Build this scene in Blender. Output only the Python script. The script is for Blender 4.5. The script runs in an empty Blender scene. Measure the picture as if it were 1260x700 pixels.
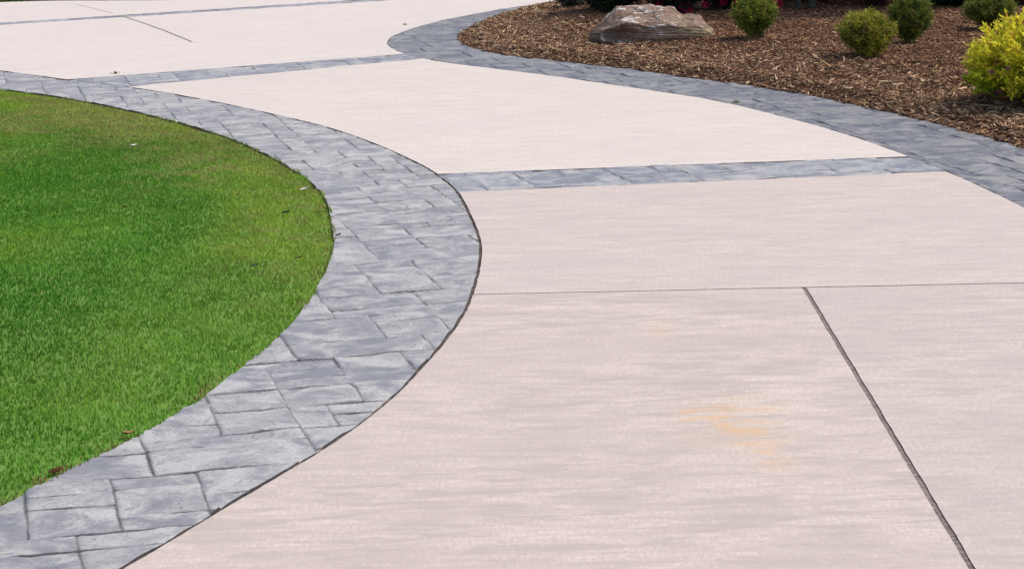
import bpy, bmesh, math, random
import numpy as np
from mathutils import Matrix, Vector

random.seed(7)
rng = np.random.default_rng(11)
scene = bpy.context.scene
COL = scene.collection

# ------------------------------------------------------------------ camera
CAM_H = 2.2                       # metres above the driveway
F_PX, W_PX, H_PX = 2700.0, 1260.0, 700.0
PITCH, ROLL = math.radians(12.0990), math.radians(-1.19143)
cp, sp = math.cos(PITCH), math.sin(PITCH)
cr, sr = math.cos(ROLL), math.sin(ROLL)
R0, U0, F0 = np.array((1., 0, 0)), np.array((0, sp, cp)), np.array((0, cp, -sp))
RIGHT, UP = cr * R0 + sr * U0, -sr * R0 + cr * U0
cam_data = bpy.data.cameras.new('camera')
cam = bpy.data.objects.new('camera', cam_data)
COL.objects.link(cam)
m3 = Matrix(((RIGHT[0], UP[0], -F0[0]), (RIGHT[1], UP[1], -F0[1]), (RIGHT[2], UP[2], -F0[2])))
cam.matrix_world = Matrix.Translation((0, 0, CAM_H)) @ m3.to_4x4()
cam_data.sensor_fit = 'HORIZONTAL'
cam_data.sensor_width = 36.0
cam_data.lens = 36.0 * F_PX / W_PX
cam_data.clip_start, cam_data.clip_end = 0.1, 2000
scene.camera = cam

# ------------------------------------------------------------------ light
SUN_EL, SUN_AZ = math.radians(56), math.radians(78)      # azimuth: from +Y towards +X
world = bpy.data.worlds.new('World')
scene.world = world
world.use_nodes = True
wn = world.node_tree
wn.nodes.clear()
sky = wn.nodes.new('ShaderNodeTexSky')
sky.sky_type = 'NISHITA'
sky.sun_disc = False
sky.sun_elevation = SUN_EL
sky.sun_rotation = SUN_AZ
sky.air_density, sky.dust_density, sky.ozone_density = 1.0, 4.0, 1.0
bg = wn.nodes.new('ShaderNodeBackground')
bg.inputs['Strength'].default_value = 0.13
wo = wn.nodes.new('ShaderNodeOutputWorld')
wn.links.new(sky.outputs[0], bg.inputs['Color'])
wn.links.new(bg.outputs[0], wo.inputs['Surface'])
sun_d = bpy.data.lights.new('sun', 'SUN')
sun_d.energy = 1.5
sun_d.angle = math.radians(11)
sun_d.color = (1.0, 0.93, 0.85)
sun = bpy.data.objects.new('sun', sun_d)
COL.objects.link(sun)
sdir = Vector((math.sin(SUN_AZ) * math.cos(SUN_EL), math.cos(SUN_AZ) * math.cos(SUN_EL), math.sin(SUN_EL)))
sun.rotation_euler = sdir.to_track_quat('Z', 'Y').to_euler()
scene.view_settings.view_transform = 'Standard'
scene.view_settings.look = 'None'
scene.view_settings.exposure = 0.5
scene.view_settings.gamma = 1.0
scene.view_settings.use_curve_mapping = False

# ------------------------------------------------------------------ maths helpers
def ray(u, v):
    x, y = u - W_PX / 2, H_PX / 2 - v
    return RIGHT * x + UP * y + F0 * F_PX

def gp(u, v, z=0.0):
    """where the sight line of a photo point meets the height z"""
    d = ray(u, v)
    t = (z - CAM_H) / d[2]
    return np.array((d[0] * t, d[1] * t))

def gps(pts):
    return np.array([gp(u, v) for u, v in pts])

def project(P):
    P = np.atleast_2d(P)
    q = P - np.array((0, 0, CAM_H))
    z = q @ F0
    return W_PX / 2 + F_PX * (q @ RIGHT) / z, H_PX / 2 - F_PX * (q @ UP) / z

def seglen(P):
    return np.r_[0, np.cumsum(np.linalg.norm(np.diff(P, axis=0), axis=1))]

def resample(P, step=None, n=None):
    t = seglen(P)
    if n is None:
        n = max(2, int(t[-1] / step) + 1)
    u = np.linspace(0, t[-1], n)
    return np.stack([np.interp(u, t, P[:, i]) for i in range(P.shape[1])], 1)

def smooth(P, step, sigma):
    Q = resample(P, step)
    k = max(1, int(sigma / step))
    ker = np.exp(-0.5 * (np.arange(-3 * k, 3 * k + 1) / k) ** 2)
    ker /= ker.sum()
    pre = Q[0] + (Q[0] - Q[1]) * np.arange(3 * k, 0, -1)[:, None]
    post = Q[-1] + (Q[-1] - Q[-2]) * np.arange(1, 3 * k + 1)[:, None]
    E = np.vstack([pre, Q, post])
    return np.stack([np.convolve(E[:, i], ker, 'valid') for i in (0, 1)], 1)

def extend(P, a=0.0, b=0.0, k=6):
    out = [P]
    if a:
        d = P[0] - P[k]; d /= np.linalg.norm(d); out.insert(0, (P[0] + d * a)[None])
    if b:
        d = P[-1] - P[-1 - k]; d /= np.linalg.norm(d); out.append((P[-1] + d * b)[None])
    return np.vstack(out)

def normals(P):
    t = np.gradient(P, axis=0)
    t /= np.linalg.norm(t, axis=1)[:, None] + 1e-12
    return np.stack([t[:, 1], -t[:, 0]], 1)          # right-hand side of travel

def h2(ix, iy, seed):
    n = (ix.astype(np.int64) * 374761393 + iy.astype(np.int64) * 668265263 + seed * 974711) & 0xffffffff
    n = ((n ^ (n >> 13)) * 1274126177) & 0xffffffff
    n = n ^ (n >> 16)
    return (n & 0xffff) / 65535.0

def vnoise(x, y, seed=0):
    ix, iy = np.floor(x), np.floor(y)
    fx, fy = x - ix, y - iy
    fx, fy = fx * fx * (3 - 2 * fx), fy * fy * (3 - 2 * fy)
    a, b = h2(ix, iy, seed), h2(ix + 1, iy, seed)
    c, d = h2(ix, iy + 1, seed), h2(ix + 1, iy + 1, seed)
    return (a * (1 - fx) + b * fx) * (1 - fy) + (c * (1 - fx) + d * fx) * fy

def fbm(x, y, seed=0, oct=4):
    s, a, tot = 0, 1.0, 0
    for o in range(oct):
        s = s + a * vnoise(x * 2 ** o, y * 2 ** o, seed + o * 17)
        tot += a
        a *= 0.5
    return s / tot

def sstep(a, b, x):
    t = np.clip((x - a) / (b - a), 0, 1)
    return t * t * (3 - 2 * t)

def inside(poly, x, y):
    res = np.zeros(x.shape, bool)
    n = len(poly)
    for i in range(n):
        x0, y0 = poly[i]; x1, y1 = poly[(i + 1) % n]
        if y0 == y1:
            continue
        c = (y0 > y) != (y1 > y)
        res ^= c & (x < (x1 - x0) * (y - y0) / (y1 - y0) + x0)
    return res

def dist_poly(P, x, y, chunk=20000):
    out = np.empty(x.shape)
    A, B = P[:-1], P[1:]
    d = B - A
    L = (d ** 2).sum(1) + 1e-12
    xf, yf = x.ravel(), y.ravel()
    o = out.ravel()
    for i in range(0, len(xf), chunk):
        q = np.stack([xf[i:i + chunk], yf[i:i + chunk]], 1)[:, None]
        t = np.clip(((q - A) * d).sum(2) / L, 0, 1)
        o[i:i + chunk] = np.sqrt((((A + d * t[..., None]) - q) ** 2).sum(2).min(1))
    return o.reshape(x.shape)

def clip(poly, p, n):
    """keep the side of the line through p that n points to"""
    out = []
    s = (poly - p) @ n
    for i in range(len(poly)):
        j = (i + 1) % len(poly)
        if s[i] >= 0:
            out.append(poly[i])
        if (s[i] >= 0) != (s[j] >= 0):
            t = s[i] / (s[i] - s[j])
            out.append(poly[i] + (poly[j] - poly[i]) * t)
    return np.array(out)

# ------------------------------------------------------------------ mesh helpers
def tag(o, label=None, cat=None, group=None, kind=None):
    if label: o['label'] = label
    if cat: o['category'] = cat
    if group: o['group'] = group
    if kind: o['kind'] = kind
    return o

def link(name, me, mat=None, parent=None):
    o = bpy.data.objects.new(name, me)
    COL.objects.link(o)
    if mat is not None and me is not None:
        me.materials.append(mat)
    if parent is not None:
        o.parent = parent
    return o

def empty(name, loc):
    o = bpy.data.objects.new(name, None)
    o.empty_display_size = 0.1
    o.location = loc
    COL.objects.link(o)
    return o

def np_mesh(name, V, faces, k, smooth_=False, attrs=None, cols=None):
    """V (n,3); faces (m,k) index array or a list of such arrays"""
    me = bpy.data.meshes.new(name)
    if not isinstance(faces, list):
        faces = [faces]
    loops = np.concatenate([f.ravel() for f in faces]).astype(np.int32)
    tot = np.concatenate([np.full(len(f), f.shape[1], np.int32) for f in faces])
    start = np.r_[0, np.cumsum(tot)[:-1]].astype(np.int32)
    me.vertices.add(len(V))
    me.vertices.foreach_set('co', np.ascontiguousarray(V, np.float32).ravel())
    me.loops.add(len(loops))
    me.loops.foreach_set('vertex_index', loops)
    me.polygons.add(len(tot))
    me.polygons.foreach_set('loop_start', start)
    me.polygons.foreach_set('loop_total', tot)
    if smooth_:
        me.polygons.foreach_set('use_smooth', np.ones(len(tot), bool))
    me.update(calc_edges=True)
    for an, arr in (attrs or {}).items():
        a = me.attributes.new(an, 'FLOAT', 'POINT')
        a.data.foreach_set('value', np.ascontiguousarray(arr, np.float32).ravel())
    if cols is not None:
        a = me.attributes.new('tint', 'FLOAT_COLOR', 'POINT')
        c = np.ones((len(V), 4), np.float32); c[:, :3] = cols
        a.data.foreach_set('color', c.ravel())
    return me

def grid_faces(nr, nc):
    i = np.arange(nr - 1)[:, None] * nc + np.arange(nc - 1)[None]
    return np.stack([i, i + 1, i + nc + 1, i + nc], -1).reshape(-1, 4)

# ------------------------------------------------------------------ material helpers
class Mat:
    def __init__(s, name):
        s.m = bpy.data.materials.new(name)
        s.m.use_nodes = True
        s.t = s.m.node_tree
        s.t.nodes.clear()
        s.out = s.n('ShaderNodeOutputMaterial')
        s.b = s.n('ShaderNodeBsdfPrincipled')
        s.l(s.b.outputs[0], s.out.inputs['Surface'])
        s.b.inputs['Roughness'].default_value = 0.9
        s.b.inputs['Specular IOR Level'].default_value = 0.3
    def n(s, typ, **kw):
        nd = s.t.nodes.new(typ)
        for k, v in kw.items():
            setattr(nd, k, v)
        return nd
    def l(s, a, b):
        s.t.links.new(a, b)
    def put(s, sock, v):
        if hasattr(v, 'is_output') or isinstance(v, bpy.types.NodeSocket):
            s.l(v, sock)
        else:
            sock.default_value = v
    def coords(s, rot=0.0, scale=(1, 1, 1)):
        g = s.n('ShaderNodeNewGeometry')
        r = s.n('ShaderNodeVectorRotate', rotation_type='Z_AXIS')
        s.l(g.outputs['Position'], r.inputs['Vector'])
        r.inputs['Angle'].default_value = rot
        mp = s.n('ShaderNodeVectorMath', operation='MULTIPLY')
        s.l(r.outputs[0], mp.inputs[0]); mp.inputs[1].default_value = scale
        return mp.outputs[0]
    def noise(s, vec, scale=1.0, detail=4.0, rough=0.55, dist=0.0):
        nd = s.n('ShaderNodeTexNoise')
        s.l(vec, nd.inputs['Vector'])
        nd.inputs['Scale'].default_value = scale
        nd.inputs['Detail'].default_value = detail
        nd.inputs['Roughness'].default_value = rough
        nd.inputs['Distortion'].default_value = dist
        return nd.outputs['Fac']
    def rng(s, v, a, b, c=0.0, d=1.0):
        nd = s.n('ShaderNodeMapRange', interpolation_type='SMOOTHSTEP')
        s.l(v, nd.inputs['Value'])
        for k, x in zip(('From Min', 'From Max', 'To Min', 'To Max'), (a, b, c, d)):
            nd.inputs[k].default_value = x
        return nd.outputs[0]
    def math(s, op, a, b=0.0):
        nd = s.n('ShaderNodeMath', operation=op)
        s.put(nd.inputs[0], a); s.put(nd.inputs[1], b)
        return nd.outputs[0]
    def mix(s, f, a, b, mode='MIX'):
        nd = s.n('ShaderNodeMix', data_type='RGBA', blend_type=mode)
        s.put(nd.inputs[0], f)
        s.put(nd.inputs[6], a if not isinstance(a, tuple) else (*a, 1))
        s.put(nd.inputs[7], b if not isinstance(b, tuple) else (*b, 1))
        return nd.outputs[2]
    def attr(s, name, out='Fac'):
        nd = s.n('ShaderNodeAttribute', attribute_name=name)
        return nd.outputs[out]
    def bump(s, h, strength=0.3, dist=0.01):
        nd = s.n('ShaderNodeBump')
        nd.inputs['Strength'].default_value = strength
        nd.inputs['Distance'].default_value = dist
        s.l(h, nd.inputs['Height'])
        s.l(nd.outputs[0], s.b.inputs['Normal'])
    def color(s, c):
        s.put(s.b.inputs['Base Color'], (*c, 1) if isinstance(c, tuple) else c)
    def blob(s, u, v, ru, rv):
        """soft round mask round a spot of the ground, 1 in its middle"""
        c = gp(u, v)
        g = s.n('ShaderNodeNewGeometry')
        sub = s.n('ShaderNodeVectorMath', operation='SUBTRACT')
        s.l(g.outputs['Position'], sub.inputs[0]); sub.inputs[1].default_value = (c[0], c[1], 0)
        mul = s.n('ShaderNodeVectorMath', operation='MULTIPLY')
        s.l(sub.outputs[0], mul.inputs[0]); mul.inputs[1].default_value = (1 / ru, 1 / rv, 0)
        ln = s.n('ShaderNodeVectorMath', operation='LENGTH')
        s.l(mul.outputs[0], ln.inputs[0])
        return s.rng(ln.outputs['Value'], 0.0, 1.0, 1.0, 0.0)

ANG = math.radians(14.1)          # the stamp's courses and the broom marks run this way

def concrete_mat(name, base, dirt, seed, stains=()):
    M = Mat(name)
    v = M.coords(-math.radians(1.0) + seed * 0.008)
    def st(sx, sy):
        mp = M.n('ShaderNodeVectorMath', operation='MULTIPLY')
        M.l(v, mp.inputs[0]); mp.inputs[1].default_value = (sx, sy, 1)
        ad = M.n('ShaderNodeVectorMath', operation='ADD')
        M.l(mp.outputs[0], ad.inputs[0]); ad.inputs[1].default_value = (seed * 3.1, seed * 7.7, seed)
        return ad.outputs[0]
    broom = M.noise(st(3.2, 34), 1.0, 8, 0.72)
    fine = M.noise(st(9, 90), 1.0, 3, 0.6)
    mott = M.noise(st(1.5, 3.2), 1.0, 8, 0.68)
    mott2 = M.noise(st(3.0, 12), 1.0, 9, 0.70, 0.3)
    big = M.noise(st(0.45, 1.0), 1.0, 4, 0.55)
    grain = M.noise(st(75, 60), 1.0, 4, 0.75)
    grit = M.noise(st(70, 16), 1.0, 4, 0.85)
    lo = tuple(c * k for c, k in zip(base, (0.61, 0.61, 0.645)))
    c = M.mix(M.rng(mott, 0.36, 0.58, 0.8 * dirt, 0.0), base, lo)
    c = M.mix(M.rng(mott2, 0.46, 0.60, 0.0, 0.10 + 0.95 * dirt), c, lo)
    c = M.mix(M.rng(mott2, 0.32, 0.46, 0.2 + 0.8 * dirt, 0.0), c, tuple(min(0.82, x * 1.15) for x in base))
    c = M.mix(M.rng(broom, 0.42, 0.66, 0.0, 0.30 + 0.35 * dirt), c, tuple(x * 0.74 for x in base))
    c = M.mix(M.rng(broom, 0.30, 0.44, 0.45, 0.0), c, tuple(min(0.8, x * 1.13) for x in base))
    c = M.mix(M.rng(fine, 0.35, 0.7, 0.0, 0.28), c, tuple(x * 0.72 for x in base))
    c = M.mix(M.rng(big, 0.40, 0.64, 0.0, 0.30 + 0.35 * dirt), c, (base[0] * 0.80, base[1] * 0.80, base[2] * 0.83))
    c = M.mix(M.rng(grain, 0.30, 0.70, 0.42, 0.0), c, tuple(x * 0.58 for x in base))
    c = M.mix(M.rng(grit, 0.36, 0.60, 0.62, 0.0), c, tuple(x * 0.66 for x in base))
    c = M.mix(M.rng(grit, 0.54, 0.74, 0.0, 0.22), c, tuple(min(0.82, x * 1.16) for x in base))
    vo = M.n('ShaderNodeTexVoronoi')
    M.l(st(9, 9), vo.inputs['Vector']); vo.inputs['Scale'].default_value = 1.0
    pit = M.rng(vo.outputs['Distance'], 0.03, 0.06, 0.55, 0.0)
    pitm = M.math('MULTIPLY', pit, M.rng(M.noise(st(2, 2), 1.0, 2), 0.55, 0.62))
    c = M.mix(pitm, c, (0.13, 0.10, 0.09))
    for (u, vv, ru, rv, k, tint) in stains:
        msk = M.math('MULTIPLY', M.blob(u, vv, ru, rv), M.rng(M.noise(st(5, 8), 1.0, 8, 0.72, 0.5), 0.42, 0.62, 0.0, k))
        c = M.mix(msk, c, tint)
    M.color(c)
    M.b.inputs['Roughness'].default_value = 0.75
    hgt = M.math('ADD', M.math('MULTIPLY', broom, 0.6), M.math('MULTIPLY', grain, 0.4))
    M.bump(hgt, 0.35, 0.004)
    return M.m

def stamped_mat(name, light, dark, blend):
    M = Mat(name)
    v = M.coords(-ANG)
    def st(sx, sy, o=0.0):
        mp = M.n('ShaderNodeVectorMath', operation='MULTIPLY')
        M.l(v, mp.inputs[0]); mp.inputs[1].default_value = (sx, sy, 1)
        ad = M.n('ShaderNodeVectorMath', operation='ADD')
        M.l(mp.outputs[0], ad.inputs[0])
        cx = M.n('ShaderNodeCombineXYZ')
        M.put(cx.inputs[0], M.math('MULTIPLY', M.attr('stone'), 37.0)); cx.inputs[1].default_value = o
        M.l(cx.outputs[0], ad.inputs[1])
        return ad.outputs[0]
    cleft = M.noise(st(4.0, 4.4), 1.0, 7, 0.60, 1.0)
    cleft2 = M.noise(st(9.5, 9.0, 5), 1.0, 5, 0.62, 1.0)
    speck = M.noise(st(70, 70), 1.0, 3, 0.6)
    f = M.math('ADD', M.math('MULTIPLY', cleft, 0.65), M.math('MULTIPLY', cleft2, 0.35))
    f = M.math('ADD', f, M.math('MULTIPLY', M.math('SUBTRACT', M.attr('stone'), 0.5), 0.07))
    c = M.mix(M.rng(f, 0.38, 0.61), dark, light)
    mid = tuple(0.5 * (a + b) for a, b in zip(light, dark))
    c = M.mix(blend, c, mid)
    c = M.mix(M.rng(M.noise(st(1.6, 2.2, 9), 1.0, 3), 0.5, 0.72, 0.0, 0.45), c, (light[0] * 0.92, light[1] * 0.86, light[2] * 0.88))
    # thin dark rims where one cleft layer breaks off against the next
    rim = M.math('ABSOLUTE', M.math('SUBTRACT', cleft, 0.52))
    c = M.mix(M.math('MULTIPLY', M.rng(rim, 0.0, 0.010, 0.75, 0.0), M.rng(cleft2, 0.42, 0.55)), c, tuple(x * 0.42 for x in dark))
    c = M.mix(M.rng(speck, 0.3, 0.68, 0.38, 0.0), c, tuple(x * 0.6 for x in dark))
    j = M.attr('joint')                                  # metres to the joint's middle
    jd = M.math('ADD', j, M.math('MULTIPLY', M.math('SUBTRACT', M.noise(st(30, 30), 1.0, 2), 0.5), 0.006))
    k = M.attr('depth')
    c = M.mix(M.math('MULTIPLY', M.rng(jd, 0.003, 0.010, 0.35, 0.0), k), c, tuple(x * 0.7 for x in dark))  # soft occlusion shade beside the joints, painted into the colour
    c = M.mix(M.math('MULTIPLY', M.rng(jd, 0.0022, 0.0052, 0.95, 0.0), k), c, (0.062, 0.060, 0.068))
    M.color(c)
    M.b.inputs['Roughness'].default_value = 0.62
    M.b.inputs['Specular IOR Level'].default_value = 0.35
    M.bump(M.math('ADD', M.math('MULTIPLY', f, 1.0), M.math('MULTIPLY', speck, 0.08)), 0.55, 0.016)
    return M.m

def tint_mat(name, rough=0.7, trans=0.0, spec=0.3, bumpk=0.0, vary=0.14, soft=0.0):
    M = Mat(name)
    c = M.attr('tint', 'Color')
    g = M.n('ShaderNodeNewGeometry')
    hs = M.n('ShaderNodeHueSaturation')
    M.l(c, hs.inputs['Color'])
    M.put(hs.inputs['Value'], M.rng(g.outputs['Random Per Island'], 0.0, 1.0, 1 - vary, 1 + vary))
    col = hs.outputs[0]
    M.color(col)
    M.b.inputs['Roughness'].default_value = rough
    M.b.inputs['Specular IOR Level'].default_value = spec
    if bumpk:
        M.bump(M.noise(M.coords(0, (90, 90, 90)), 1.0, 3), bumpk, 0.01)
    if trans:
        tr = M.n('ShaderNodeBsdfTranslucent')
        M.l(col, tr.inputs['Color'])
        mx = M.n('ShaderNodeMixShader')
        mx.inputs[0].default_value = trans
        if soft:                              # a thin curved blade catches light from all round
            sc_ = M.n('ShaderNodeVectorMath', operation='SCALE')
            M.l(g.outputs['Normal'], sc_.inputs[0]); sc_.inputs['Scale'].default_value = 1 - soft
            ad = M.n('ShaderNodeVectorMath', operation='ADD')
            M.l(sc_.outputs[0], ad.inputs[0]); ad.inputs[1].default_value = (0, 0, soft)
            nn = M.n('ShaderNodeVectorMath', operation='NORMALIZE')
            M.l(ad.outputs[0], nn.inputs[0])
            M.l(nn.outputs[0], M.b.inputs['Normal'])
        M.l(M.b.outputs[0], mx.inputs[1]); M.l(tr.outputs[0], mx.inputs[2])
        M.l(mx.outputs[0], M.out.inputs['Surface'])
    return M.m

def plain_mat(name, a, b, scale=20, rough=0.9, bumpk=0.3):
    M = Mat(name)
    v = M.coords(0, (scale, scale, scale))
    nz = M.noise(v, 1.0, 5, 0.6)
    M.color(M.mix(M.rng(nz, 0.35, 0.65), a, b))
    M.b.inputs['Roughness'].default_value = rough
    M.bump(nz, bumpk, 0.02)
    return M.m

# ------------------------------------------------------------------ the plan of the place
lawn_px = [(0, 621.5), (63, 588.5), (126, 557), (170, 537), (220, 507), (261, 482), (298, 451), (332, 423), (370, 386),
           (394, 348), (411, 310), (411, 290), (402, 243.6), (378.6, 218.6), (336, 193.6), (286, 170), (232, 154),
           (178.6, 140), (121, 127.5), (71, 118.6), (0, 110)]
left_px = [(143, 700), (201, 669), (261, 631), (360, 574), (411, 540), (487, 482), (531, 437), (559, 406), (579, 365),
           (588, 320), (585, 279), (573, 251), (551, 226), (523, 206), (483.6, 184.6), (437, 167), (394, 154), (323, 138),
           (251, 124), (187, 113), (97, 97.7), (50, 92), (0, 88)]
bed_px = [(1260, 182.5), (1227, 173), (1181.6, 160), (1130, 147), (1091, 138), (1031, 124.5), (994.6, 117), (957, 110.5),
          (898, 102.3), (838.6, 94.5), (779, 86), (731, 80.5), (674, 74), (638, 70), (608, 65.5), (582.5, 59.5), (566, 52),
          (564, 45), (577, 35.5), (598, 25), (623, 17.8), (648.6, 10.7), (689, 4.5)]
right_px = [(1258.5, 253.6), (1236, 241.6), (1206, 224), (1177, 210), (1127, 192), (1091, 181), (1031, 162), (970, 145),
            (915, 131), (858, 119.5), (803, 111.3), (731, 101), (674, 92.7), (607, 85.5), (560, 78), (514, 71), (496, 66),
            (481, 60), (473, 53), (474.6, 47), (486, 39), (504, 33), (529, 28), (572, 20), (636, 10), (688, 2.0)]

lawn_edge = smooth(extend(gps(lawn_px), 3.0, 5.0, 3), 0.02, 0.22)      # near -> far left
left_edge = smooth(extend(gps(left_px), 3.0, 5.0, 3), 0.02, 0.20)
bed_edge = smooth(extend(gps(bed_px), 11.0, 2.5, 2), 0.02, 0.10)        # near right -> tip -> back
right_edge = smooth(extend(gps(right_px), 11.0, 2.5, 2), 0.02, 0.10)

def band_outer(base, other, sign):
    """offset of base that follows the measured width to the other edge"""
    N = normals(base) * sign
    B = resample(other, 0.03)
    w = np.sqrt(((base[:, None] - B[None]) ** 2).sum(2).min(1))
    k = 60
    ker = np.exp(-0.5 * (np.arange(-3 * k, 3 * k + 1) / k) ** 2); ker /= ker.sum()
    w = np.convolve(np.pad(w, 3 * k, 'edge'), ker, 'valid')
    return base + N * w[:, None], w
left_out, left_w = band_outer(lawn_edge, left_edge, 1)       # right of travel = towards the drive
right_out, right_w = band_outer(bed_edge, right_edge, -1)    # left of travel = towards the drive

far_px = [(-420, 13), (-200, 9), (0, 3.2), (50, 1.3), (90, 0.9), (150, 1.4), (230, 0.2), (320, -1.6), (500, -6), (640, -10), (760, -14)]
far_edge = smooth(gps(far_px), 0.05, 0.25)

def offset(P, d):
    return P + normals(P) * d

def drive_polygon(gl, gr):
    L = offset(left_out, gl)
    R = offset(right_out, -gr)
    return np.vstack([L, far_edge, R[::-1], [(14.0, 0.5)], [(-1.5, 0.5)]])

# the drive's joints and cross bands, each through two photo points
def line(a, b):
    p, q = gp(*a), gp(*b)
    d = (q - p) / np.linalg.norm(q - p)
    return p, d, np.array((-d[1], d[0]))      # n points away from the camera when d runs left to right
J1 = line((590, 362), (1260, 348))
J2 = line((989, 353), (1197, 700))
X1a, X1b = line((565, 236), (1170, 210.5)), line((545, 214), (1122, 192.5))
X2a, X2b = line((167, 106), (514, 73)), line((97, 97), (490, 67.5))
X3a, X3b = line((0, 31.2), (420, 4.4)), line((0, 28.6), (420, 1.6))

# ------------------------------------------------------------------ ashlar stamp pattern
UNIT = 0.146
GX0, GY0, NX, NY = -12.0, -2.0, 220, 290
def make_ashlar():
    own = -np.ones((NY, NX), np.int32)
    rects = []
    sizes = [(2, 2), (2, 3), (3, 2), (2, 1), (3, 1), (1, 1), (3, 3), (4, 2), (1, 2), (4, 1)]
    wts = np.array([7, 1.2, 6, 4, 4, 0.25, 0.25, 2.0, 0.5, 0.8])
    r = np.random.default_rng(8)
    for y in range(NY):
        for x in range(NX):
            if own[y, x] >= 0:
                continue
            done = False
            for k in r.permutation(len(sizes)) if False else r.choice(len(sizes), len(sizes), False, wts / wts.sum()):
                w, h = sizes[k]
                if x + w <= NX and y + h <= NY and (own[y:y + h, x:x + w] < 0).all():
                    # no remaining single-cell slot to the right unless unavoidable
                    own[y:y + h, x:x + w] = len(rects)
                    rects.append((x, y, w, h))
                    done = True
                    break
            if not done:
                own[y, x] = len(rects); rects.append((x, y, 1, 1))
    return own, np.array(rects, float)
OWN, RECTS = make_ashlar()
RID = np.random.default_rng(3).random(len(RECTS))
REDGE = np.random.default_rng(4).random((len(RECTS), 4))
ca, sa = math.cos(ANG), math.sin(ANG)

def stamp(x, y):
    """distance to the nearest joint, stone id value, depth of that joint"""
    wx = (fbm(x * 4, y * 4, 31, 3) - 0.5) * 0.018 + (fbm(x * 22, y * 22, 35, 2) - 0.5) * 0.006
    wy = (fbm(x * 4, y * 4, 77, 3) - 0.5) * 0.020 + (fbm(x * 16, y * 16, 79, 3) - 0.5) * 0.018
    px = ca * x + sa * y + wx
    py = -sa * x + ca * y + wy
    gx, gy = (px - GX0) / UNIT, (py - GY0) / UNIT
    ix, iy = np.clip(gx.astype(int), 0, NX - 1), np.clip(gy.astype(int), 0, NY - 1)
    o = OWN[iy, ix]
    r = RECTS[o]
    d = np.stack([gx - r[:, 0], r[:, 0] + r[:, 2] - gx, gy - r[:, 1], r[:, 1] + r[:, 3] - gy], 1) * UNIT
    kk = d.argmin(1)
    dm = d[np.arange(len(d)), kk]
    dep = 0.62 + 0.38 * sstep(0.36, 0.55, fbm(x * 2.6, y * 3.5, 51, 3))
    dep = np.where(kk < 2, np.maximum(dep, 0.78), dep)
    return dm, RID[o], dep

def stamped_grid(name, P, mat, sides):
    """P: (rows, cols, 2) plan points; a stamped sheet with pressed joints and side walls"""
    nr, nc = P.shape[:2]
    x, y = P[..., 0].ravel(), P[..., 1].ravel()
    j, s, dep = stamp(x, y)
    z = -0.005 * dep * (1 - sstep(0.001, 0.008, j)) + 0.022 * (fbm(x * 4.5 + s * 31, y * 4.5 + s * 17, 91, 4) - 0.5) + (s - 0.5) * 0.004 - 0.0005
    z = np.maximum(z, -0.008)
    V = np.stack([x, y, z], 1)
    F = [grid_faces(nr, nc)]
    ring = []
    idx = np.arange(nr * nc).reshape(nr, nc)
    ring = np.concatenate([idx[0, :-1], idx[:-1, -1], idx[-1, :0:-1], idx[:0:-1, 0]])
    edge = V[ring].copy()
    low = edge.copy(); low[:, 2] = -0.09
    n0 = len(V)
    m = len(ring)
    V = np.vstack([V, edge, low])
    k = np.arange(m)
    F.append(np.stack([n0 + k, n0 + m + k, n0 + m + (k + 1) % m, n0 + (k + 1) % m], 1))
    m *= 2
    ext = lambda a, v: np.r_[a, np.full(m, v)]
    me = np_mesh(name, V, F, 4, False, {'joint': ext(j, 0.0), 'stone': ext(s, 0.5), 'depth': ext(dep, 1)})  # side walls take the dark joint colour as painted gap shade
    return link(name, me, mat)

def band_grid(base, out, steps, rag=0.0):
    """ladder of rungs between two edges; steps: along-spacing as a function of distance"""
    t = seglen(base)
    us, u = [], 0.0
    while u < t[-1]:
        us.append(u)
        i = np.searchsorted(t, u)
        p = base[min(i, len(base) - 1)]
        u += float(np.clip(steps * math.hypot(*p), 0.006, 0.03))
    us = np.array(us)
    A = np.stack([np.interp(us, t, base[:, i]) for i in (0, 1)], 1)
    B = np.stack([np.interp(us, t, out[:, i]) for i in (0, 1)], 1)
    B = B + (B - A) * ((fbm(us * 9, us * 0 + 3.3, 8, 3) - 0.5) * rag)[:, None]
    w = np.linalg.norm(B - A, axis=1).mean()
    n = int(w / 0.0085)
    q = np.linspace(0, 1, n)[None, :, None]
    return A[:, None] * (1 - q) + B[:, None] * q

M_left = stamped_mat('stamped_concrete_pale', (0.48, 0.478, 0.458), (0.21, 0.217, 0.240), 0.05)
M_right = stamped_mat('stamped_concrete_slate', (0.31, 0.312, 0.305), (0.105, 0.117, 0.150), 0.06)
M_cross = stamped_mat('stamped_concrete_band', (0.45, 0.455, 0.445), (0.185, 0.20, 0.24), 0.04)

o = stamped_grid('border_paving', band_grid(lawn_edge, left_out, 0.0010, 0.01), M_left, True)
tag(o, kind='structure')
o = stamped_grid('border_paving', band_grid(bed_edge, right_out, 0.0011, 0.006)[:, ::-1], M_right, True)
tag(o, kind='structure')

def cross_cut(P, p, n):
    s = (P - p) @ n
    hits = []
    for i in np.nonzero((s[:-1] > 0) != (s[1:] > 0))[0]:
        t = s[i] / (s[i] - s[i + 1])
        hits.append(P[i] + (P[i + 1] - P[i]) * t)
    return hits

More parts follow.
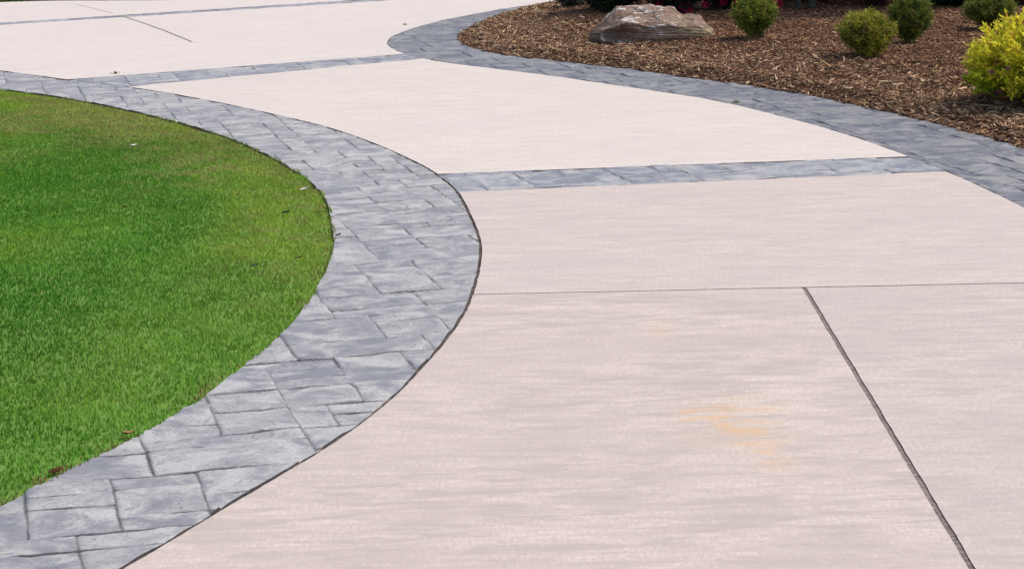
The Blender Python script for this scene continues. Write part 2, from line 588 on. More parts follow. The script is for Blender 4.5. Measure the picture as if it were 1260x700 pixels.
GAP_L, GAP_R, GAP_X = 0.016, 0.005, 0.0025
Lg, Rg = offset(left_out, GAP_L), offset(right_out, -0.004)
def cross_band(la, lb, lx=None, rx=None, nstep=0.012):
    rows = []
    for t in np.linspace(0, 1, 70):
        p = la[0] * (1 - t) + lb[0] * t
        # blend the two edge lines
        q = (la[0] + la[1] * 3) * (1 - t) + (lb[0] + lb[1] * 3) * t
        d = (q - p) / np.linalg.norm(q - p)
        n = np.array((-d[1], d[0]))
        if lx is None:
            a = sorted(cross_cut(Lg, p, n), key=lambda h: -(h @ d))[0]
        else:
            a = p + d * ((lx - p[0]) / d[0])
        if rx is None:
            cand = [h for h in cross_cut(Rg, p, n) if h @ d > a @ d]
            b = sorted(cand, key=lambda h: h @ d)[0]
        else:
            b = p + d * ((rx - p[0]) / d[0])
        rows.append(np.stack([a, b]))
    rows = np.array(rows)
    nc = int(np.linalg.norm(rows[:, 1] - rows[:, 0], axis=1).max() / nstep)
    q = np.linspace(0, 1, nc)[None, :, None]
    return rows[:, :1] * (1 - q) + rows[:, 1:] * q
for la, lb, lx, rx in ((X1a, X1b, None, None), (X2a, X2b, None, None), (X3a, X3b, -12.0, 3.0)):
    tag(stamped_grid('paving_strip', cross_band(la, lb, lx, rx), M_cross, True), kind='structure')

# the far border of the drive
i0 = np.searchsorted(far_edge[:, 0], gp(85, 1)[0])
fe = far_edge[i0:]
tag(stamped_grid('border_paving', band_grid(fe + (0, 0.012), fe + (0.0, 0.72), 0.0012), M_right, True), kind='structure')

# ------------------------------------------------------------------ concrete slabs
m_side = plain_mat('gap_shade_slab_side', (0.05, 0.042, 0.036), (0.12, 0.10, 0.085), 40)  # slab sides coloured dark, standing in for shade inside the gaps
def slab(name, poly, mat, rag=0.0032):
    P = [poly[0]]
    for p in poly[1:]:
        if np.linalg.norm(p - P[-1]) > 0.004:
            P.append(p)
    P = np.array(P + [P[0]])
    # subdivide long runs and fray the edge slightly
    pts = []
    for a, b in zip(P[:-1], P[1:]):
        L = np.linalg.norm(b - a)
        n = max(1, int(L / 0.04))
        for i in range(n):
            pts.append(a + (b - a) * i / n)
    pts = np.array(pts)
    pts[:, 0] += (fbm(pts[:, 0] * 17, pts[:, 1] * 17, 3, 3) - 0.5) * 2 * rag
    pts[:, 1] += (fbm(pts[:, 0] * 17, pts[:, 1] * 17, 9, 3) - 0.5) * 2 * rag
    bm = bmesh.new()
    top = [bm.verts.new((x, y, 0.0)) for x, y in pts]
    low = [bm.verts.new((x, y, -0.09)) for x, y in pts]
    f = bm.faces.new(top)
    f.normal_update()
    if f.normal.z < 0:
        f.normal_flip()
    n = len(top)
    for i in range(n):
        bm.faces.new((top[i], low[i], low[(i + 1) % n], top[(i + 1) % n]))
    bmesh.ops.triangulate(bm, faces=[f], quad_method='BEAUTY', ngon_method='EAR_CLIP')
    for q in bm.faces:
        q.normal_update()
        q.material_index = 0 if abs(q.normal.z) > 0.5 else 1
    me = bpy.data.meshes.new(name)
    bm.to_mesh(me); bm.free()
    o = tag(link(name, me, mat), kind='structure')
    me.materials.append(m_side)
    return o

D = drive_polygon(GAP_L, GAP_R)
def below(poly, ln, gap): return clip(poly, ln[0] - ln[2] * gap, -ln[2])
def above(poly, ln, gap): return clip(poly, ln[0] + ln[2] * gap, ln[2])
PINK = (0.60, 0.525, 0.505)
STAIN = (0.64, 0.38, 0.14)
stains = [(905, 520, 0.30, 0.50, 0.60, STAIN), (852, 512, 0.09, 0.14, 0.65, STAIN), (955, 555, 0.16, 0.35, 0.45, STAIN),
          (810, 404, 0.09, 0.28, 0.30, STAIN)]
m_near = concrete_mat('broom_concrete_worn', (0.66, 0.567, 0.502), 0.8, 1, stains)
m_near2 = concrete_mat('broom_concrete_side', (0.635, 0.55, 0.497), 0.55, 2)
m_mid = concrete_mat('broom_concrete_middle', (0.66, 0.574, 0.518), 0.45, 3)
m_far = concrete_mat('broom_concrete_far', (0.745, 0.665, 0.60), 0.28, 4)
m_end = concrete_mat('broom_concrete_end', (0.75, 0.675, 0.615), 0.24, 5)
nearp = below(D, J1, 0.005)
slab('driveway_slab', clip(nearp, J2[0] + J2[2] * -0.0105, -J2[2]) if (gp(700, 600) - J2[0]) @ J2[2] < 0 else clip(nearp, J2[0] + J2[2] * 0.0105, J2[2]), m_near)
slab('driveway_slab', clip(nearp, J2[0] + J2[2] * 0.0105, J2[2]) if (gp(700, 600) - J2[0]) @ J2[2] < 0 else clip(nearp, J2[0] - J2[2] * 0.0105, -J2[2]), m_near2)
slab('driveway_slab', below(above(D, J1, 0.005), X1a, GAP_X), m_mid)
slab('driveway_slab', below(above(D, X1b, GAP_X), X2a, GAP_X), m_far)
slab('driveway_slab', below(above(D, X2b, GAP_X), X3a, 0.006), m_end)
slab('driveway_slab', above(D, X3b, 0.006), m_end)

def strip(name, pts, w, mat, z=0.004):
    P = resample(gps(pts), 0.05)
    P = P + normals(P) * ((fbm(P[:, 1] * 3, P[:, 0] * 3, 4, 3) - 0.5) * 0.02)[:, None]
    N = normals(P) * w / 2
    V = np.vstack([np.c_[P - N, np.full(len(P), z)], np.c_[P + N, np.full(len(P), z)]])
    n = len(P); i = np.arange(n - 1)
    return tag(link(name, np_mesh(name, V, np.stack([i, i + n, i + n + 1, i + 1], 1), 4), mat), kind='structure')
m_sawcut = plain_mat('saw_cut_strip', (0.16, 0.14, 0.11), (0.28, 0.24, 0.19), 30)  # dark strips laid on the slab imitate the shade in saw cuts
m_fill = plain_mat('joint_filler_grit', (0.12, 0.10, 0.09), (0.27, 0.22, 0.20), 55)
def joint_ribbon(P, w, mat, z):
    P = resample(P, 0.02)
    N = normals(P) * w / 2
    zz = z + 0.012 * (fbm(P[:, 0] * 6, P[:, 1] * 6, 19, 3) - 0.5)
    n = len(P); i = np.arange(n - 1)
    V = np.vstack([np.c_[P - N, zz], np.c_[P + N, zz]])
    return tag(link('joint_filler', np_mesh('joint_filler', V, np.stack([i, i + n, i + n + 1, i + 1], 1), 4), mat), kind='structure')
m_dirt = plain_mat('joint_dirt_fill', (0.03, 0.024, 0.02), (0.17, 0.13, 0.10), 24)
joint_ribbon(offset(left_out, GAP_L / 2), GAP_L + 0.004, m_dirt, -0.007)
strip('joint_filler', [(989, 353.5), (1060, 472), (1130, 588), (1260, 805)], 0.03, m_fill, -0.004)
m_sawcut = m_sawcut
strip('saw_cut_strip', [(236, 52), (205, 39), (170, 26.5), (150, 20.5)], 0.014, m_sawcut)
strip('saw_cut_strip', [(139, 17), (95, 6)], 0.009, m_sawcut)

# ------------------------------------------------------------------ ground, lawn soil, mulch bed
m_ground = plain_mat('dark_subsoil', (0.035, 0.028, 0.022), (0.06, 0.05, 0.04), 12)
m_field = plain_mat('meadow_ground', (0.06, 0.10, 0.025), (0.09, 0.13, 0.04), 1.5)
V = np.array([(-900, -300, -0.12), (900, -300, -0.12), (900, 1500, -0.12), (-900, 1500, -0.12)], float)
tag(link('ground', np_mesh('ground', V, np.array([[0, 1, 2, 3]]), 4), m_ground), kind='structure')

lawn_poly = np.vstack([lawn_edge, [(-14, 26)], [(-14, 2)]])
bed_poly = np.vstack([bed_edge, [(16, 40)], [(16, 6)]])

def near_edge(E, x, y, poly):
    d = dist_poly(resample(E, 0.06), x, y)
    return np.where(inside(poly, x, y), d, -d)

def lawn_z(x, y):
    d = near_edge(lawn_edge, x, y, lawn_poly)
    return lawn_zd(x, y, d)
def lawn_zd(x, y, d):
    up = -0.012 + 0.03 * sstep(0.0, 0.4, d) + 0.05 * (fbm(x * 0.9, y * 0.6, 21, 3) - 0.4) * sstep(0.1, 1.0, d) + 0.012 * (fbm(x * 9, y * 9, 5, 3) - .5)
    return np.where(d > 0, up, -0.012 - 0.09 * sstep(0, 0.05, -d))
def bed_z(x, y):
    d = near_edge(bed_edge, x, y, bed_poly)
    return bed_zd(x, y, d)
def bed_zd(x, y, d):
    up = -0.005 + 0.055 * sstep(0.0, 0.22, d) + 0.08 * sstep(0.15, 1.4, d) + 0.05 * (fbm(x * 2, y * 2, 61, 4) - 0.45) * sstep(0, 0.5, d) + 0.02 * (fbm(x * 14, y * 14, 64, 3) - .5)
    return np.where(d > 0, up, -0.005 - 0.10 * sstep(0, 0.05, -d))

def height_sheet(name, x0, x1, y0, y1, step, fn, mat):
    xs, ys = np.arange(x0, x1, step), np.arange(y0, y1, step)
    X, Y = np.meshgrid(xs, ys)
    Z = fn(X.ravel(), Y.ravel())
    V = np.stack([X.ravel(), Y.ravel(), Z], 1)
    return tag(link(name, np_mesh(name, V, grid_faces(len(ys), len(xs)), 4, True), mat), kind='structure')
m_lawn = plain_mat('lawn_soil', (0.095, 0.22, 0.026), (0.135, 0.235, 0.04), 14)
m_mulch = plain_mat('mulch_soil', (0.07, 0.036, 0.022), (0.13, 0.068, 0.04), 40, 0.95, 0.8)
height_sheet('lawn', -9.0, 0.2, 5.5, 24.0, 0.045, lawn_z, m_lawn)
height_sheet('flower_bed', -0.8, 13.5, 4.0, 31.0, 0.055, bed_z, m_mulch)

def on_bed(u, v):
    z = 0.1
    for _ in range(12):
        p = gp(u, v, z)
        z = 0.5 * z + 0.5 * float(bed_z(np.array([p[0]]), np.array([p[1]]))[0])
    p = gp(u, v, z)
    return np.array((p[0], p[1], float(bed_z(p[:1], p[1:])[0])))
def on_lawn(u, v):
    z = 0.02
    for _ in range(12):
        p = gp(u, v, z)
        z = 0.5 * z + 0.5 * float(lawn_z(np.array([p[0]]), np.array([p[1]]))[0])
    p = gp(u, v, z)
    return np.array((p[0], p[1], float(lawn_z(p[:1], p[1:])[0])))

# ------------------------------------------------------------------ grass
def blades(name, x, y, z, hgt, wid, cols, mat, r):
    n = len(x)
    a = r.random(n) * 2 * np.pi
    lean = (0.15 + 0.70 * r.random(n)) * hgt * 0.9
    la = a + r.normal(0, 1.0, n)
    # clumps lean the same way
    cl = fbm(x * 3.1, y * 3.1, 43, 2) * 12
    la = np.where(r.random(n) < 0.35, cl + r.normal(0, 0.5, n), la)
    dx, dy = np.cos(la) * lean, np.sin(la) * lean
    wx, wy = np.cos(a) * wid / 2, np.sin(a) * wid / 2
    b0 = np.stack([x - wx, y - wy, z - 0.006], 1); b1 = np.stack([x + wx, y + wy, z - 0.006], 1)
    mx, my, mz = x + dx * 0.35, y + dy * 0.35, z + hgt * 0.6
    m0 = np.stack([mx - wx * .8, my - wy * .8, mz], 1); m1 = np.stack([mx + wx * .8, my + wy * .8, mz], 1)
    tp = np.stack([x + dx, y + dy, z + hgt * (0.95 - 0.25 * (lean / (hgt + 1e-6)) ** 2)], 1)
    V = np.stack([b0, b1, m1, m0, tp], 1).reshape(-1, 3)
    k = np.arange(n) * 5
    F = [np.stack([k, k + 1, k + 2, k + 3], 1), np.stack([k + 3, k + 2, k + 4], 1)]
    me = np_mesh(name, V, F, 4, False, None, np.repeat(cols, 5, axis=0))
    return link(name, me, mat)

def lawn_points(n, x0, x1, y0, y1, dmin, r):
    x, y = r.uniform(x0, x1, n), r.uniform(y0, y1, n)
    d = near_edge(lawn_edge, x, y, lawn_poly)
    k = d > dmin
    return x[k], y[k], d[k]

r = np.random.default_rng(21)
xa, ya, da = lawn_points(1150000, -8.5, 0.1, 5.8, 23.5, -0.035, r)
ovr = 0.038 * fbm(xa * 5, ya * 5, 55, 3) - 0.012
k = da > -ovr
xa, ya, da = xa[k], ya[k], da[k]
u, v = project(np.stack([xa, ya, xa * 0], 1))
vis = (u > -170) & (u < 500) & (v < 760) & (v > 60)
keep = (vis & (r.random(len(xa)) < 1.0)) | (~vis & (r.random(len(xa)) < 0.22))
xa, ya, da = xa[keep], ya[keep], da[keep]
uu, vv = u[keep], v[keep]
za = np.where(da > 0, lawn_zd(xa, ya, da), 0.0)
n = len(xa)
patch = fbm(xa * 1.1, ya * 0.8, 71, 4)
fine = fbm(xa * 6, ya * 6, 72, 3)
dry = sstep(0.48, 0.66, fbm(xa * 1.7 + 3, ya * 1.1, 75, 4) + 0.16 * (1 - sstep(0.1, 1.1, da)))
# the worn strip by the far edge of the lawn
spot = lambda u0, v0, ru, rv: (lambda c: np.exp(-(((xa - c[0]) / ru) ** 2 + ((ya - c[1]) / rv) ** 2)))(gp(u0, v0))
dry = np.clip(dry * (0.02 + 0.75 * sstep(12, 17, ya)) * (0.4 + fine) + 1.1 * spot(110, 150, 0.9, 0.8) * sstep(.35, .6, fine) + 0.7 * spot(235, 215, 0.45, 1.0) * sstep(.4, .6, fine) + 0.7 * spot(365, 262, 0.28, 2.2) * sstep(.45, .6, fine), 0, 1)
lush = np.array((0.130, 0.340, 0.033)); deep = np.array((0.064, 0.225, 0.023)); yell = np.array((0.30, 0.44, 0.055)); straw = np.array((0.38, 0.30, 0.12))
cols = lush + (yell - lush) * np.clip(sstep(0.45, 0.7, patch) * 0.35 + 0.30 * sstep(13, 17, ya) + 1.0 * (1 - sstep(0.15, 1.0, da)) * sstep(8.5, 11.5, ya) * (0.5 + fine), 0, 1)[:, None]
dk = np.clip(sstep(0.52, 0.34, patch) * 0.55 + 0.7 * spot(20, 420, 0.55, 1.1) + 0.35 * spot(110, 365, 0.5, 0.8), 0, 0.85) if False else np.clip((1 - sstep(0.34, 0.52, patch)) * 0.4 + 0.9 * spot(15, 430, 0.40, 0.9) + 0.4 * spot(60, 370, 0.5, 0.5), 0, 0.8)
cols = cols + (deep - cols) * dk[:, None]
cols = cols + (straw - cols) * (dry * (r.random(n) < 0.65))[:, None]
isdead = r.random(n) < 0.008 + (da < 0.09) * np.where(ya > 11, 0.4, 0.75) * sstep(0.40, 0.58, fbm(xa * 2.5, ya * 2.5, 58, 3)) * (1 - sstep(0.02, 0.09, da))
cols[isdead] = np.where((r.random(isdead.sum()) < 0.5)[:, None], np.array((0.36, 0.28, 0.11)), np.array((0.17, 0.11, 0.045)))
cols *= r.uniform(0.92, 1.08, n)[:, None]
dd = np.hypot(xa, ya)
hgt = r.uniform(0.011, 0.021, n) * (0.8 + 0.6 * fbm(xa * 4, ya * 4, 77, 3)) * (1 - 0.35 * dry) * (0.65 + 0.35 * sstep(-0.01, 0.08, da))
wid = r.uniform(0.0032, 0.0056, n) * (0.75 + dd / 22)
m_grass = tint_mat('grass_blade', 0.8, 0.42, 0.08, 0.0, 0.06, 0.6)
tag(blades('grass', xa, ya, za, hgt, wid, cols, m_grass, r), kind='stuff')
# lawn on the far side of the drive
xs = r.uniform(gp(-420, 10)[0], gp(110, 1)[0] + 0.2, 16000); fy = np.interp(xs, far_edge[:, 0], far_edge[:, 1])
ys = fy + 0.02 + r.random(len(xs)) ** 1.5 * 3.0
V = np.array([(-40, 0, 0)] * 0, float)
fx = np.linspace(-16, gp(85, 1)[0] - 0.03, 60); fyy = np.interp(fx, far_edge[:, 0], far_edge[:, 1]) + 0.012
V = np.vstack([np.c_[fx, fyy, np.full(60, -0.01)], np.c_[fx, fyy + 30, np.full(60, -0.01)]])
i = np.arange(59)
tag(link('lawn', np_mesh('lawn', V, np.stack([i, i + 1, i + 61, i + 60], 1), 4), m_lawn), kind='structure')
fc = np.where((r.random(len(xs)) < 0.6)[:, None], np.array((0.05, 0.11, 0.02)), np.array((0.16, 0.10, 0.05))) * r.uniform(.6, 1.2, len(xs))[:, None]
tag(blades('grass', xs, ys, np.full(len(xs), -0.01), r.uniform(.03, .08, len(xs)), np.full(len(xs), .012), fc, m_grass, r), kind='stuff')
# open meadow beyond everything
V = np.array([(-500, 32, -0.11), (500, 32, -0.11), (500, 1400, -0.08), (-500, 1400, -0.08)], float)
tag(link('meadow', np_mesh('meadow', V, np.array([[0, 1, 2, 3]]), 4), m_field), kind='structure')

# ------------------------------------------------------------------ mulch chips
def chips(name, x, y, z, L, W, T, yaw, pit, rol, cols, mat):
    n = len(x)
    base = np.array([(-.5, -.35, 0), (.5, -.5, 0), (.42, .5, 0), (-.5, .4, 0), (-.4, -.3, 1), (.42, -.4, 1), (.38, .35, 1), (-.46, .3, 1)])
    jit = rng.normal(0, 0.12, (n, 8, 3)); jit[..., 2] *= 0.6
    P = (base[None] + jit) * np.stack([L, W, T], 1)[:, None]
    P[..., 2] -= (T * 0.5)[:, None]
    bend = rng.normal(0, 0.6, n) / L * 0.12
    P[..., 2] += bend[:, None] * P[..., 0] ** 2 * 2
    cy, sy = np.cos(yaw), np.sin(yaw); cpi, spi = np.cos(pit), np.sin(pit); cro, sro = np.cos(rol), np.sin(rol)
    X, Yy, Zz = P[..., 0], P[..., 1], P[..., 2]
    Y1 = cro[:, None] * Yy - sro[:, None] * Zz; Z1 = sro[:, None] * Yy + cro[:, None] * Zz
    X2 = cpi[:, None] * X - spi[:, None] * Z1; Z2 = spi[:, None] * X + cpi[:, None] * Z1
    X3 = cy[:, None] * X2 - sy[:, None] * Y1; Y3 = sy[:, None] * X2 + cy[:, None] * Y1
    V = np.stack([X3 + x[:, None], Y3 + y[:, None], Z2 + z[:, None]], -1).reshape(-1, 3)
    k = (np.arange(n) * 8)[:, None]
    q = np.array([(4, 5, 6, 7), (0, 1, 5, 4), (1, 2, 6, 5), (2, 3, 7, 6), (3, 0, 4, 7), (3, 2, 1, 0)])
    F = (k[:, None] + q[None]).reshape(-1, 4)
    me = np_mesh(name, V, F, 4, False, None, np.repeat(cols, 8, axis=0))
    return link(name, me, mat)
r = np.random.default_rng(31)
x, y = r.uniform(-0.7, 7.5, 700000), r.uniform(10.5, 30, 700000)
d = near_edge(bed_edge, x, y, bed_poly)
u, v = project(np.stack([x, y, x * 0], 1))
vis = (u > 500) & (u < 1420) & (v > -60)
k = (d > 0.004 - 0.03 * r.random(len(x)) ** 4) & (vis | (r.random(len(x)) < 0.12))
x, y, d = x[k], y[k], d[k]
n = len(x)
z = np.maximum(bed_zd(x, y, d), np.where(d < 0.0, 0.0, -1)) + 0.004 + 0.016 * r.random(n)
kind = r.random(n)
L = np.where(kind < 0.78, r.uniform(0.015, 0.044, n), np.where(kind < 0.982, r.uniform(0.03, 0.062, n), r.uniform(0.07, 0.12, n)))
W = L * r.uniform(0.10, 0.28, n); W = np.clip(W, 0.004, 0.015)
T = W * r.uniform(0.3, 0.7, n)
dark = np.array((0.15, 0.074, 0.043)); mid = np.array((0.245, 0.128, 0.074)); tan = np.array((0.36, 0.215, 0.112)); pale = np.array((0.54, 0.385, 0.235))
c = r.random(n) + 0.22 * (fbm(x * 1.2, y * 1.2, 81, 3) - 0.5) + 0.14 * (1 - sstep(0.2, 1.8, d)) - 0.04
cols = np.where((c < 0.50)[:, None], dark, np.where((c < 0.80)[:, None], mid, np.where((c < 0.963)[:, None], tan, pale)))
cols = cols * r.uniform(0.7, 1.3, n)[:, None]
big = np.where(c > 0.90, 1.2 + 0.3 * (1 - sstep(0.2, 1.6, d)), 1.0); L = L * big; W = W * np.where(c > .9, 1.2, 1)
m_chip = tint_mat('bark_chip', 0.85, 0, 0.2, 0.5)
tag(chips('mulch', x, y, z, L, W, T, r.uniform(0, 6.28, n), r.normal(0, 0.30, n), r.normal(0, 0.5, n), cols, m_chip), kind='stuff')

# ------------------------------------------------------------------ foliage
def leaf_cloud(P, Nrm, L, W, spread, cols, r, fold=0.25):
    """small folded leaves at P pointing roughly along Nrm"""
    n = len(P)
    dirs = Nrm + r.normal(0, spread, (n, 3))
    dirs /= np.linalg.norm(dirs, axis=1)[:, None] + 1e-9
    ref = r.normal(0, 1, (n, 3))
    side = np.cross(dirs, ref); side /= np.linalg.norm(side, axis=1)[:, None] + 1e-9
    nor = np.cross(side, dirs)
    l, w = L[:, None], W[:, None]
    v0 = P
    v1 = P + dirs * l * 0.5 + side * w * 0.5 + nor * w * fold
    v2 = P + dirs * l - nor * l * 0.12
    v3 = P + dirs * l * 0.5 - side * w * 0.5 + nor * w * fold
    V = np.stack([v0, v1, v2, v3], 1).reshape(-1, 3)
    k = np.arange(n) * 4
    F = np.vstack([np.stack([k, k + 1, k + 2], 1), np.stack([k, k + 2, k + 3], 1)])
    return V, F, np.repeat(cols, 4, axis=0)

def sphere_dirs(n, r):
    d = r.normal(0, 1, (n, 3))
    return d / np.linalg.norm(d, axis=1)[:, None]

def lump(d, seed, k=2.2):
    return fbm(d[:, 0] * k + seed + 5, d[:, 1] * k + d[:, 2] * k * 0.9 + 9 + seed, int(seed) + 3, 3)

def tube(pts, rad, sides=7, jit=0.0, r=None):
    pts = np.asarray(pts, float); n = len(pts)
    t = np.gradient(pts, axis=0); t /= np.linalg.norm(t, axis=1)[:, None] + 1e-9
    ref = np.array((0.31, 0.92, 0.2))
    s = np.cross(t, ref); s /= np.linalg.norm(s, axis=1)[:, None] + 1e-9
    b = np.cross(t, s)
    a = np.linspace(0, 2 * np.pi, sides, endpoint=False)
    R = np.asarray(rad)[:, None, None]
    V = pts[:, None] + R * (np.cos(a)[None, :, None] * s[:, None] + np.sin(a)[None, :, None] * b[:, None])
    V = V.reshape(-1, 3)
    i = np.arange(n - 1)[:, None] * sides; j = np.arange(sides)[None]
    F = np.stack([i + j, i + (j + 1) % sides, i + sides + (j + 1) % sides, i + sides + j], -1).reshape(-1, 4)
    return V, F

def tubes_mesh(name, tubes):
    Vs, Fs, o = [], [], 0
    for V, F in tubes:
        Vs.append(V); Fs.append(F + o); o += len(V)
    return np_mesh(name, np.vstack(Vs), np.vstack(Fs), 4, True)

m_leaf = tint_mat('shrub_leaf', 0.55, 0.25, 0.3)
m_gold = tint_mat('golden_leaf', 0.55, 0.42, 0.25)
m_wood = plain_mat('shrub_bark', (0.07, 0.05, 0.035), (0.13, 0.10, 0.075), 60)
m_core = plain_mat('inner_twigs', (0.018, 0.022, 0.010), (0.035, 0.034, 0.018), 50)

PXM = lambda p: math.hypot(p[0], p[1], p[2] - CAM_H) / F_PX      # metres per photo pixel at p

def globe_shrub(name, ubase, vbase, ucen, vcen, rpx, hpx, seed, label, pal, nleaf=15000):
    r = np.random.default_rng(seed)
    p = on_bed(ubase, vbase); s = PXM(p)
    root = empty(name, tuple(p))
    rad = rpx * s; hz = hpx * s / cp
    cz = (vbase - vcen) * s / cp
    cx = (ucen - ubase) * s
    C = np.array((cx, 0, cz))
    # sprays: each a little tuft of leaves on the end of a twig
    nsp = 560
    per = nleaf // nsp
    d = sphere_dirs(nsp, r)
    lm = lump(d, seed)
    rr = (0.50 + 0.50 * r.random(nsp) ** 0.5) * (0.72 + 0.52 * lm)
    tap = np.where(d[:, 2] < 0, 1.0 - 0.45 * (-d[:, 2]) ** 1.1, 1.0)
    E = C + d * rr[:, None] * np.array((rad, rad, hz)) * np.stack([tap, tap, np.ones(nsp)], 1)
    ax = d * 0.8 + np.array((0, 0, 0.55)) + r.normal(0, 0.25, (nsp, 3))
    ax /= np.linalg.norm(ax, axis=1)[:, None]
    sid = np.repeat(np.arange(nsp), per); nleaf = len(sid)
    tt = r.random(nleaf)
    P = E[sid] + ax[sid] * (tt * 0.075 - 0.045)[:, None] + r.normal(0, 0.012, (nleaf, 3))
    Nr = ax[sid] * 0.7 + sphere_dirs(nleaf, r) * 0.65
    young = np.clip(0.75 * r.random(nsp)[sid] + 0.6 * tt - 0.25 + 0.9 * (lm[sid] - 0.5), 0, 1)[:, None]
    bronze = (r.random(nsp) < 0.30)[sid][:, None] * 0.7 * tt[:, None]
    col = pal[0] + (pal[1] - pal[0]) * young
    col = col + (pal[2] - col) * bronze
    col = col * r.uniform(0.8, 1.2, nleaf)[:, None]
    V, F, c = leaf_cloud(P, Nr, r.uniform(0.014, 0.030, nleaf), r.uniform(0.007, 0.012, nleaf), 0.25, col, r)
    crown = link('crown', np_mesh('crown', V, F, 3, False, None, c), m_leaf, root)
    # twigs radiating inside and the short stem
    tb = []
    for _ in range(34):
        q = sphere_dirs(1, r)[0]; q[2] = abs(q[2]) * 0.9 - 0.2
        e = C + q * np.array((rad, rad, hz)) * 0.85
        st = np.array((0, 0, cz * 0.25))
        mdl = st * 0.5 + e * 0.5 + r.normal(0, 0.02, 3)
        tb.append(tube([st, mdl, e], [0.006, 0.004, 0.002], 5))
    link('branches', tubes_mesh('branches', tb), m_wood, root)
    tb = [tube([(0.01, 0, -0.05), (0.004, 0.0, cz * 0.3), (cx * 0.5, 0, cz * 0.7)], [0.020, 0.015, 0.010], 8),
          tube([(-0.012, 0.01, -0.05), (-0.03, 0.0, cz * 0.35), (cx * 0.5 - 0.06, 0, cz * 0.75)], [0.014, 0.010, 0.006], 7)]
    link('trunk', tubes_mesh('trunk', tb), m_wood, root)
    tag(root, label, 'shrub', 'clipped globe shrubs in the mulch')
    return root
A3 = lambda *c: np.array(c)
pal_g = [A3(0.045, 0.110, 0.016), A3(0.34, 0.38, 0.045), A3(0.30, 0.20, 0.06)]
pal_y = [A3(0.065, 0.120, 0.016), A3(0.50, 0.48, 0.055), A3(0.36, 0.24, 0.06)]
pal_d = [A3(0.035, 0.090, 0.016), A3(0.26, 0.31, 0.040), A3(0.24, 0.16, 0.05)]
globe_shrub('globe_shrub', 938, 49, 929, 20, 26, 23, 101, 'round green globe shrub standing alone to the right of the boulder', pal_g)
globe_shrub('globe_shrub', 1072, 71, 1067, 43, 35, 25, 102, 'wide yellowish globe shrub on a short bare stem, in front of a taller one', pal_y, 18000)
globe_shrub('globe_shrub', 1118, 56, 1119, 24, 26, 27, 103, 'tall dark egg-shaped shrub close behind the wide yellowish globe shrub', pal_d)
globe_shrub('globe_shrub', 1217, 39, 1218, 14, 28, 19, 104, 'squat dark green globe shrub behind the golden leafy bush', pal_d)

